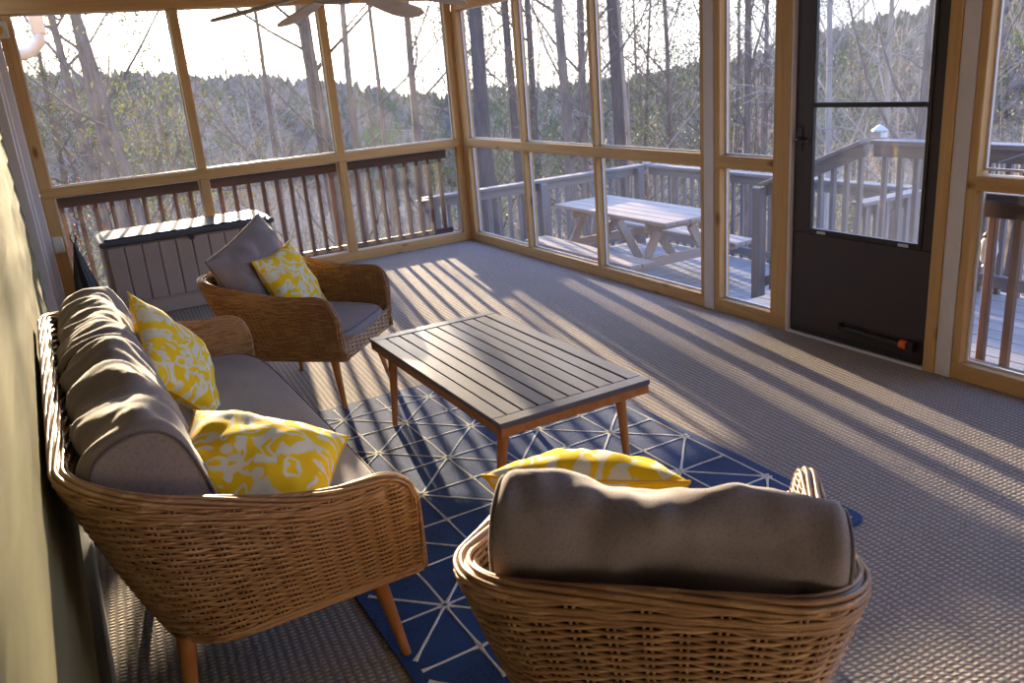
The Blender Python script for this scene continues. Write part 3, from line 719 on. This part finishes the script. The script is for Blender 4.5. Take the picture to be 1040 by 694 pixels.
MB().box(-cx+0.05, cx-0.05, -0.02, 0.02, hh-0.045, hh-0.0225).build('cross_bar', LEGX, ct)
for sx in (-1, 1):
    for sy in (-1, 1): leg(sx*(cx-0.075), sy*(cy-0.11), sx*0.045, sy*0.0+sy*-0.02, hh-0.024, 0.0235, 0.0135).build('leg', LEGW, ct, True)

# ---------------------------------------------------------------- rug
RX0, RX1, RY0, RY1 = -3.137, -1.425, -5.95, -3.585
rg = MB(); rr = 0.05; out = []
for (px, py, a0) in ((RX1-rr, RY1-rr, 0), (RX0+rr, RY1-rr, 90), (RX0+rr, RY0+rr, 180), (RX1-rr, RY0+rr, 270)):
    for k in range(6): a = math.radians(a0+18*k); out.append((px+rr*math.cos(a), py+rr*math.sin(a)))
n = len(out); rg.v = [(x, y, 0.001) for x, y in out]+[(x, y, 0.009) for x, y in out]
rg.face(*range(n-1, -1, -1)); rg.face(*range(n, 2*n))
for i in range(n): j = (i+1) % n; rg.face(i, j, n+j, n+i)
rg.cur = 1
sx_, sy_ = 0.2395, 0.2462; gx, gy = -2.1925, -3.785
def clip(a, b):
    t0, t1 = 0.0, 1.0; m_ = 0.035
    for p, q, lo, hi in ((a[0], b[0], RX0+m_, RX1-m_), (a[1], b[1], RY0+m_, RY1-m_)):
        d = q-p
        if abs(d) < 1e-9:
            if p < lo or p > hi: return None
            continue
        u, v = (lo-p)/d, (hi-p)/d
        if u > v: u, v = v, u
        t0, t1 = max(t0, u), min(t1, v)
    if t0 >= t1: return None
    return [(a[0]+(b[0]-a[0])*t, a[1]+(b[1]-a[1])*t) for t in (t0, t1)]
def rline(a, b):
    c = clip(a, b)
    if not c: return
    (x0, y0), (x1, y1) = c; d = Vector((x1-x0, y1-y0)); L = d.length
    if L < 0.02: return
    d.normalize(); nrm = Vector((-d.y, d.x)); k = 6; pts = []
    base = len(rg.v)
    for i in range(k+1):
        t = i/k; c_ = Vector((x0, y0)).lerp(Vector((x1, y1)), t); w = 0.0048+0.0016*noise.noise(Vector((c_.x*30, c_.y*30, 0)))+0.004*(max(0, 1-min(t, 1-t)*L/0.03))
        off = 0.003*noise.noise(Vector((c_.x*9, c_.y*9, 4)))
        for s_, z_ in ((-1, 0.0088), (-0.6, 0.0112), (0.6, 0.0112), (1, 0.0088)):
            q = c_+nrm*(s_*w+off); rg.v.append((q.x, q.y, z_))
    for i in range(k):
        for s_ in range(3): q = base+i*4+s_; rg.face(q, q+1, q+5, q+4)
NODE = lambda i, j: (gx-sx_*i, gy-sy_*j)
for i in range(-4, 6):
    for j in range(-2, 11):
        if (i+j) % 2 == 0:
            for di, dj in ((1, 0), (-1, 0), (0, 1), (0, -1)): rline(NODE(i, j), NODE(i+di, j+dj))
            rline(NODE(i, j), NODE(i+1, j+1)); rline(NODE(i, j), NODE(i-1, j+1))
tag(rg.build('area_rug', [NAVY, RUGLINE]), 'navy blue area rug with cream starburst lines under the coffee table', 'rug')

# ---------------------------------------------------------------- deck box
db = thing('deck_box', 'taupe resin deck storage box with dark lid against the far railing', 'storage box', (-2.80, -0.36, 0), math.radians(0))
hw, hd = 0.66, 0.29
body = MB(); body.box(-hw+0.02, hw-0.02, -hd+0.02, hd-0.02, 0.02, 0.585, 0.008)
k = 10; wv = (2*hw-0.06)/k
for i in range(k): body.box(-hw+0.03+i*wv+0.004, -hw+0.03+(i+1)*wv-0.004, -hd+0.008, -hd+0.03, 0.13, 0.575, 0.006)
for s in (-1, 1):
    for i in range(4): body.box(s*(hw-0.02)-0.01, s*(hw-0.02)+0.01, -hd+0.03+i*0.133, -hd+0.03+(i+1)*0.133-0.008, 0.13, 0.575, 0.005)
body.build('body', BOXP, db)
MB().box(-hw+0.005, hw-0.005, -hd, hd, 0.001, 0.105, 0.01).build('base', BOXP, db)
lid = MB(); lid.box(-hw-0.01, hw+0.01, -hd-0.015, hd+0.01, 0.588, 0.628, 0.012); lid.box(-hw+0.03, hw-0.03, -hd+0.03, hd-0.03, 0.629, 0.645, 0.012)
tag(lid.build('lid', BOXL, db), 'dark lid')
MB().box(-0.02, 0.02, -hd-0.02, -hd-0.0155, 0.555, 0.60, 0.002).build('latch', BLACKM, db)
# black folded umbrella hanging near the corner
um = MB(); pts = [(0, 0, 0.0), (0.005, 0, 0.05), (0.01, 0, 0.20), (0.0, 0, 0.36), (0.0, 0, 0.52), (0, 0, 0.58)]
base_r = [0.012, 0.07, 0.085, 0.06, 0.02, 0.008]
def umf(i, j):
    a = 2*PI*i/32; r = base_r[j]*(1+0.22*math.sin(a*5+j*0.6)); return (pts[j][0]+r*math.cos(a), pts[j][1]+r*0.8*math.sin(a), pts[j][2])
um.grid(32, 6, umf, closed_u=True)
uu = thing('folded_bag', 'black gathered fabric bag hanging by the corner left of the deck box', 'bag', (-3.63, -0.62, 0.16))
um.build('fabric', BAG, uu, True); MB().tube([(0, 0, 0.57), (0.02, 0, 0.62), (-0.0, 0, 0.66), (-0.02, 0, 0.62), (0, 0, 0.57)], 0.005, 6).build('strap', BAG, uu, True)
uu.scale = (1, 1, 1.12); uu.location.z = 0.002
# outlet box and the small fixture on the left post
ob = thing('outlet_box', 'small cream electrical outlet box low on the left corner post', 'outlet', (-3.735, -0.006, 0.58))
MB().box(-0.04, 0.04, -0.05, 0, -0.065, 0.065, 0.008).build('cover', CREAM, ob); MB().box(-0.055, -0.041, -0.042, -0.004, -0.07, 0.07, 0.003).build('hinge_side', BLACKM, ob)
fx = thing('wall_light', 'small white fixture with amber lens high on the left corner post', 'light fixture', (-3.775, -0.006, 2.22))
MB().box(-0.065, 0.065, -0.045, 0, -0.06, 0.06, 0.008).build('housing', CREAM, fx); MB().lathe([(0.02, 0), (0.036, 0.012), (0.03, 0.03), (0.008, 0.04)], n=20).build('lens', AMBER, fx, True, (0, -0.046, 0), (PI/2, 0, 0))
# gutter and downspout outside
gt = thing('gutter_downspout', 'pale house gutter with curved downspout outside the upper left screen', 'gutter', (-3.9, 0.75, 2.30))
MB().box(-0.25, 0.47, 0, 0.12, 0.10, 0.24, 0.01).build('gutter', GUTTER, gt)
MB().box(0.36, 0.47, 0.0, 0.08, -0.06, 0.099, 0.006).build('outlet', GUTTER, gt)
MB().tube([(0.415, 0.04, -0.058), (0.40, 0.04, -0.13), (0.33, 0.04, -0.20), (0.20, 0.04, -0.23), (0.02, 0.04, -0.27), (-0.05, 0.04, -0.34), (-0.06, 0.04, -2.2)], 0.045, 8).build('downspout', GUTTER, gt, True)
# ---------------------------------------------------------------- ceiling fan
fn = thing('ceiling_fan', 'ceiling fan with five taupe blades hanging over the seating', 'fan', (-2.22, -3.30, 2.10))
MB().lathe([(0.03, 0.52), (0.075, 0.515), (0.06, 0.46), (0.02, 0.44), (0.02, 0.435)], n=24).build('canopy', FANM, fn, True)
MB().lathe([(0.013, 0.45), (0.013, 0.19)], n=12).build('downrod', FANM, fn, True)
MB().lathe([(0.02, 0.2), (0.09, 0.19), (0.125, 0.14), (0.125, 0.06), (0.09, 0.02), (0.07, 0.0), (0.06, -0.03), (0.0, -0.04)], n=28).build('motor_housing', FANM, fn, True)
FANA = 30
for k in range(5):
    a = math.radians(FANA+72*k); b = MB(); prof = [(0.15, 0.03), (0.20, 0.045), (0.30, 0.062), (0.42, 0.078), (0.53, 0.084), (0.60, 0.076), (0.645, 0.052), (0.665, 0.015)]
    n0 = len(prof)
    for zz in (0.0, 0.008):
        for (r, w) in prof: b.v.append((r, -w, zz-w*0.2)); b.v.append((r, w, zz+w*0.2))
    for i in range(n0-1):
        q = 2*i; b.face(q, q+1, q+3, q+2); b.face(2*n0+q, 2*n0+q+2, 2*n0+q+3, 2*n0+q+1); b.face(q, q+2, 2*n0+q+2, 2*n0+q); b.face(q+1, 2*n0+q+1, 2*n0+q+3, q+3)
    q = 2*(n0-1); b.face(q, q+1, 2*n0+q+1, 2*n0+q); b.face(0, 2*n0, 2*n0+1, 1)
    o = b.build('blade', FANM, fn); o.matrix_local = Matrix.Rotation(a, 4, 'Z') @ Matrix.Rotation(math.radians(11), 4, 'Y') @ Matrix.Rotation(math.radians(-20), 4, 'X')
    MB().box(0.08, 0.20, -0.018, 0.018, 0.009, 0.016, 0.002).build('blade_iron', FANM, o)
# lantern hanging outside the right screen
ln = thing('hanging_lantern', 'small pale glass lantern hanging outside the right lower screen', 'lantern', (0.60, -5.075, 0.44))
ln.scale = (0.75, 0.75, 0.75)
MB().lathe([(0.02, 0.0), (0.05, 0.03), (0.065, 0.10), (0.055, 0.17), (0.03, 0.2)], n=20).build('globe', LAMPG, ln, True)
MB().lathe([(0.05, 0.2), (0.035, 0.23), (0.008, 0.25)], n=20).build('cap', BLACKM, ln, True)
MB().lathe([(0.006, 0.25), (0.006, 0.72)], n=8).build('rod', BLACKM, ln); MB().lathe([(0.035, -0.015), (0.03, -0.0)], n=16).build('base', BLACKM, ln)
MB().tube([(0, 0, 0.72), (0.3, 0, 0.745), (1.0, 0, 0.60)], 0.006, 6).build('bracket', BLACKM, ln)
# post cap lights
for (x, y, z_, lb) in ((1.72, -3.50, 0.948, 'small white post cap light on the landing railing corner'), (2.72, 0.53, DT+0.003, 'small white post cap light on the far corner of the deck railing')):
    c_ = thing('post_cap_light', lb, 'light fixture', (x, y, z_), 0)
    MB().box(-0.04, 0.04, -0.04, 0.04, 0.0, 0.05, 0.004).build('lens', LAMPG, c_); MB().lathe([(0.075, 0.051), (0.07, 0.06), (0.02, 0.09), (0.0, 0.095)], n=4).build('cap', GUTTER, c_)

# ================================================================ WOODLAND
CX, CY = -3.75, -7.68
def hill(x, y):
    dx, dy = x-CX, y-CY; d = math.hypot(dx, dy); az = math.degrees(math.atan2(dx, dy))
    base = -4.2-min(d, 45)*0.17
    # ridge height angle by azimuth
    pts = [(-40, 1.5), (-5, 1.2), (5, 0.8), (14, -0.2), (24, -1.9), (32, -2.2), (42, -1.6), (52, 0.2), (60, 1.6), (120, 2)]
    e = pts[0][1]
    for (a0, e0), (a1, e1) in zip(pts, pts[1:]):
        if a0 <= az <= a1: e = e0+(e1-e0)*(az-a0)/(a1-a0)
    if az > 120: e = 2
    R = 190; zr = 1.64+R*math.tan(math.radians(e))-1.5
    t = max(0.0, min(1.0, (d-45)/(R-45))); t = t*t*(3-2*t)
    z = base*(1-t)+zr*t
    return z+1.0*noise.noise(Vector((x*0.05, y*0.05, 0)))+0.25*noise.noise(Vector((x*0.3, y*0.3, 3)))
gr = MB(); NA, NR = 120, 70
rads = [0.5*(1.0915**k) for k in range(NR)]
def gf(i, j):
    a = 2*PI*i/NA; r = rads[j]; x = CX+r*math.sin(a)+3; y = CY+r*math.cos(a)+4
    return (x, y, hill(x, y))
gr.grid(NA, NR, gf, closed_u=True); st('ground', gr, GROUND, smooth=True)
def branchy(seed, H=16, r=0.14, mat=BARK, levels=3, first=0.35, spread=0.9, lean=0.0, nb=16):
    rn = random.Random(seed); b = MB()
    tips = []
    def grow(p, d, L, rad, lev):
        n_ = 7 if lev == 0 else (5 if lev == 1 else 4); pts = [p]; rs = [rad]; q = Vector(p); dd = Vector(d)
        for i in range(n_):
            dd = (dd+Vector((rn.uniform(-1, 1), rn.uniform(-1, 1), rn.uniform(-0.3, 0.6)))*(0.032 if lev == 0 else 0.20)).normalized()
            q = q+dd*(L/n_); pts.append(q.copy()); rs.append(max(0.006, rad*(1-0.8*(i+1)/n_)))
        b.tube(pts, rs, 8 if lev == 0 else (5 if lev == 1 else 3), cap=False)
        if lev >= levels: tips.append(pts[-1]); return
        cnt = nb if lev == 0 else (6 if lev == 1 else 4)
        for k in range(cnt):
            t = (first+(1-first)*(k+rn.random())/cnt) if lev == 0 else rn.uniform(0.25, 1.0)
            i = min(n_-1, int(t*n_)); fr_ = t*n_-i; pp = pts[i].lerp(pts[min(i+1, n_)], min(1, fr_)); ax = (pts[min(i+1, n_)]-pts[i]).normalized()
            ph = rn.uniform(0, 2*PI); side = ax.orthogonal().normalized(); side = Matrix.Rotation(ph, 3, ax) @ side
            nd = (ax*rn.uniform(0.45, 1.0)+side*spread*rn.uniform(0.6, 1.1)).normalized()
            grow(pp, nd, L*(rn.uniform(0.17, 0.30) if lev == 0 else rn.uniform(0.35, 0.6)), rs[i]*0.33, lev+1)
    grow(Vector((0, 0, -0.4)), Vector((lean, 0, 1)), H, r, 0)
    return b, tips
def leaves(mb, centres, n, size, spread, rn, droop=0):
    for c in centres:
        for k in range(n):
            p = Vector(c)+Vector((rn.gauss(0, spread), rn.gauss(0, spread), rn.gauss(0, spread*0.6)))
            u = Vector((rn.uniform(-1, 1), rn.uniform(-1, 1), rn.uniform(-1, 1))).normalized()*size*rn.uniform(0.6, 1.3); w = u.orthogonal().normalized()*size*0.4
            i = len(mb.v); mb.v += [tuple(p-u), tuple(p+w), tuple(p+u), tuple(p-w)]; mb.face(i, i+1, i+2, i+3)
TREES = {}
def proto(kind, seed):
    if kind == 'hard': b, t = branchy(seed, 17, 0.15, BARK); return [('trunk', b, BARK)]
    if kind == 'pale': b, t = branchy(seed, 15, 0.11, BARK2, first=0.3); return [('trunk', b, BARK2)]
    if kind == 'dark': b, t = branchy(seed, 18, 0.20, BARKD, first=0.55); return [('trunk', b, BARKD)]
    if kind == 'thin': b, t = branchy(seed, 11, 0.055, BARK, first=0.25, nb=12); return [('trunk', b, BARK)]
    if kind == 'slim': b, t = branchy(seed, 16, 0.12, BARK, levels=2, first=0.35, spread=0.8, nb=9); return [('trunk', b, BARK)]
    rn = random.Random(seed)
    if kind == 'pine':
        b, t = branchy(seed, 15, 0.16, BARKD, levels=2, first=0.30, spread=1.3, nb=26); l = MB(); leaves(l, t, 34, 0.07, 0.34, rn); return [('trunk', b, BARKD), ('foliage', l, PINEL)]
    if kind == 'olive':
        b, t = branchy(seed, 8, 0.07, BARK, levels=2, first=0.12, spread=1.1, nb=22); l = MB(); leaves(l, t, 26, 0.045, 0.30, rn); return [('trunk', b, BARK), ('foliage', l, OLIVE)]
    if kind == 'rust':
        b, t = branchy(seed, 7, 0.05, BARK, levels=2, first=0.2, spread=1.1, nb=14); l = MB(); leaves(l, t, 9, 0.04, 0.25, rn); return [('trunk', b, BARK), ('foliage', l, RUST)]
NMS = {'slim': 'bare_tree', 'hard': 'bare_tree', 'pale': 'pale_bare_tree', 'dark': 'tall_tree', 'thin': 'young_bare_tree', 'pine': 'pine_tree', 'olive': 'evergreen_shrub', 'rust': 'beech_sapling'}
LBS = {'slim': 'x', 'hard': 'bare grey-brown hardwood tree among many on the wooded slope beyond the porch', 'pale': 'pale barked leafless tree among many on the wooded slope', 'dark': 'tall dark trunked tree among many beyond the deck railing',
       'thin': 'thin young leafless tree among many on the wooded slope', 'pine': 'dark green pine among many in the woods beyond the porch', 'olive': 'small yellow-green evergreen growing among the bare trees', 'rust': 'small sapling still holding rust-orange leaves in the woods'}
GRP = {'slim': 'x', 'hard': 'bare hardwoods in the woods', 'pale': 'pale bare trees in the woods', 'dark': 'tall dark trees in the woods', 'thin': 'young bare trees in the woods', 'pine': 'pines in the woods', 'olive': 'small evergreens in the woods', 'rust': 'rust-leaved saplings in the woods'}
VARS = {'slim': 3, 'hard': 4, 'pale': 3, 'dark': 2, 'thin': 3, 'pine': 3, 'olive': 3, 'rust': 2}
META = {}
def tree(kind, az, d, scale=1.0, label=None, lean=(0, 0), sxy=1.0):
    v = rnd.randrange(VARS[kind]); a = math.radians(az); x, y = CX+d*math.sin(a), CY+d*math.cos(a)
    if -4.6 < x < 3.2 and y < 1.2 or x < -4 and y < 1.5: return None
    if (kind, v) not in META:
        META[kind, v] = [(nm, mb.build(nm, mt).data) for nm, mb, mt in proto(kind, 100+v*7+len(kind)*13)]
        for nm, me in META[kind, v]:
            for o in list(bpy.data.objects):
                if o.data is me: bpy.data.objects.remove(o)
    r = thing(NMS[kind], label or LBS[kind], 'shrub' if kind == 'olive' else 'tree', (x, y, hill(x, y)), 0, None if label else GRP[kind])
    r.rotation_euler = (lean[0], lean[1], rnd.uniform(0, 6.28)); r.scale = (scale*sxy, scale*sxy, scale)
    for nm, me in META[kind, v]:
        o = bpy.data.objects.new(nm, me); COL.objects.link(o); o.parent = r
    return r
def az_of(u):
    T_ = [(-150, -10), (-82, -5), (22, 0), (206, 10), (370, 20), (525, 30), (765, 45), (945, 55), (1100, 64)]
    for (a, p), (b, q) in zip(T_, T_[1:]):
        if a <= u <= b: return p+(q-p)*(u-a)/(b-a)
near = [('hard', 104, 15, 0.95, 1.0, 'bare tree with thick grey trunk, right one of the pair in the upper left screen'),
        ('hard', 80, 19, 1.0, 1.0, 'bare tree with grey trunk, left one of the pair in the upper left screen'),
        ('slim', 137, 14, 1.0, 0.9, 'slender bare tree standing clear against the sky in the upper left screen'),
        ('slim', 262, 22, 1.0, 0.9, 'pale trunk just right of the sun behind the second upper screen'),
        ('slim', 318, 20, 1.0, 0.8, 'bare forked tree just right of the ceiling fan blades'),
        ('slim', 348, 17, 1.0, 0.9, 'pale trunk right beside the post between the second and third upper screens'),
        ('slim', 384, 18, 1.0, 0.7, 'bare slim tree in the middle of the third upper screen'),
        ('hard', 418, 19, 1.0, 0.9, 'bare tree just left of the porch corner post'),
        ('dark', 488, 14.5, 1.0, 1.0, 'thick trunked tree just right of the porch corner post'),
        ('dark', 523, 19, 1.0, 0.75, 'dark straight trunk at the right edge of the first right-wall screen'),
        ('slim', 566, 16, 1.15, 1.0, 'slender bare tree in the middle of the second right-wall screen'),
        ('hard', 592, 18, 1.0, 0.9, 'grey trunk at the right edge of the second right-wall screen'),
        ('dark', 628, 17, 1.0, 0.85, 'dark trunk at the left of the third right-wall screen'),
        ('pale', 652, 20, 1.0, 0.8, 'pale slim tree right of the dark trunk in the third right-wall screen'),
        ('hard', 683, 22, 1.0, 0.7, 'bare tree at the right of the third right-wall screen'),
        ('hard', 762, 17, 1.0, 0.7, 'bare slim tree behind the narrow screen left of the door'),
        ('pale', 852, 16, 1.0, 0.8, 'pale trunk at the left of the door glass'),
        ('pale', 912, 19, 1.0, 0.9, 'crooked pale tree right of centre in the door glass'),
        ('hard', 944, 15, 1.0, 0.8, 'grey trunk at the right edge of the door glass'),
        ('dark', 1030, 17, 1.0, 0.9, 'dark leaning trunk in the upper screen right of the door')]
for kd, u, d, sc, sxy, lb in near: tree(kd, az_of(u), d, sc, lb, (0, 0), sxy)
tree('dark', 17.6, 22.5, 1.0, 'added stout dark trunk hidden behind the upper screen post, shading the right floor', (0, 0), 1.5)  # trunk added out of view to shade the floor along the right wall
tree('rust', az_of(75), 17, 1.0, 'rust-leaved sapling low in the upper left screen'); tree('rust', az_of(640), 20, 1.0, 'rust-leaved sapling beside the dark trunk in the third right-wall screen')
tree('olive', az_of(140), 16, 1.0); tree('olive', az_of(170), 21, 1.1); tree('pine', az_of(500), 26, 0.8)
cnt = 0; rn = random.Random(21)
while cnt < 250:
    az = rn.uniform(-14, 68); d = 20+110*rn.random()**1.25
    kd = rn.choices(['hard', 'pale', 'dark', 'thin', 'pine', 'olive', 'rust'], [34, 16, 6, 20, 11, 11, 2])[0]
    sc = rn.uniform(0.75, 1.15)
    a_ = math.radians(az); x_, y_ = CX+d*math.sin(a_), CY+d*math.cos(a_); lat = x_*math.cos(SUN_AZ)-y_*math.sin(SUN_AZ)
    if -5.5 < lat < 3.0: sc = min(sc, 0.95*(y_*math.tan(SUN_EL)-0.2-hill(x_, y_))/18)
    if d > 60 and 20 < az < 44: sc *= 0.6
    if tree(kd, az, d, sc): cnt += 1
# undergrowth: uncountable twigs
tw = MB(); rn = random.Random(5)
for k in range(15000):
    az = math.radians(rn.uniform(-14, 68)); d = 10+95*rn.random()**1.1; x = CX+d*math.sin(az); y = CY+d*math.cos(az)
    if -4.6 < x < 3.4 and y < 1.5: continue
    z_ = hill(x, y); H = rn.uniform(0.8, 3.2); lx, ly = rn.uniform(-0.35, 0.35), rn.uniform(-0.35, 0.35); r_ = 0.010+d*0.00035
    p0 = Vector((x, y, z_-0.1)); p1 = Vector((x+lx*H*0.5, y+ly*H*0.5, z_+H*0.6)); p2 = Vector((x+lx*H+rn.uniform(-0.3, 0.3), y+ly*H, z_+H))
    tw.tube([p0, p1, p2], [r_, r_*0.7, r_*0.3], 3, cap=False)
    tw.tube([p1, p1+Vector((rn.uniform(-0.7, 0.7), rn.uniform(-0.7, 0.7), rn.uniform(0.2, 0.7)))], [r_*0.6, r_*0.3], 3, cap=False)
tag(tw.build('undergrowth', BRUSHM), 'tangle of dry brown twigs and brush covering the slope under the trees', 'undergrowth', kind='stuff')
# far wooded ridge canopy
rc = MB(); rn = random.Random(9)
for k in range(9000):
    az = math.radians(rn.uniform(-16, 70)); d = rn.uniform(95, 200); x = CX+d*math.sin(az); y = CY+d*math.cos(az); z_ = hill(x, y); H = rn.uniform(2.0, 5.5); w = H*rn.uniform(0.16, 0.3)
    n0 = len(rc.v); rc.cur = 0 if rn.random() < 0.62 else 1
    for j, (t, rr_) in enumerate(((0.0, 0.25), (0.35, 1.0), (0.7, 0.75), (1.0, 0.1))):
        for i in range(6):
            a = PI*i/3+j*0.5; q = w*rr_*rn.uniform(0.6, 1.3); rc.v.append((x+q*math.cos(a), y+q*math.sin(a), z_-0.3+H*t+rn.uniform(-0.3, 0.3)))
    for j in range(3):
        for i in range(6): i2 = (i+1) % 6; rc.face(n0+j*6+i, n0+j*6+i2, n0+j*6+6+i2, n0+j*6+6+i)
FAR1 = plain('far_bare_wood', (0.19, 0.14, 0.105), 0.95, 0.05, 0.3, 0.3); FAR2 = plain('far_pine_wood', (0.085, 0.10, 0.04), 0.95, 0.05, 0.3, 0.3)
tag(rc.build('distant_woodland', [FAR1, FAR2]), 'distant wooded ridge of bare crowns and pines along the skyline', 'woodland', kind='stuff')
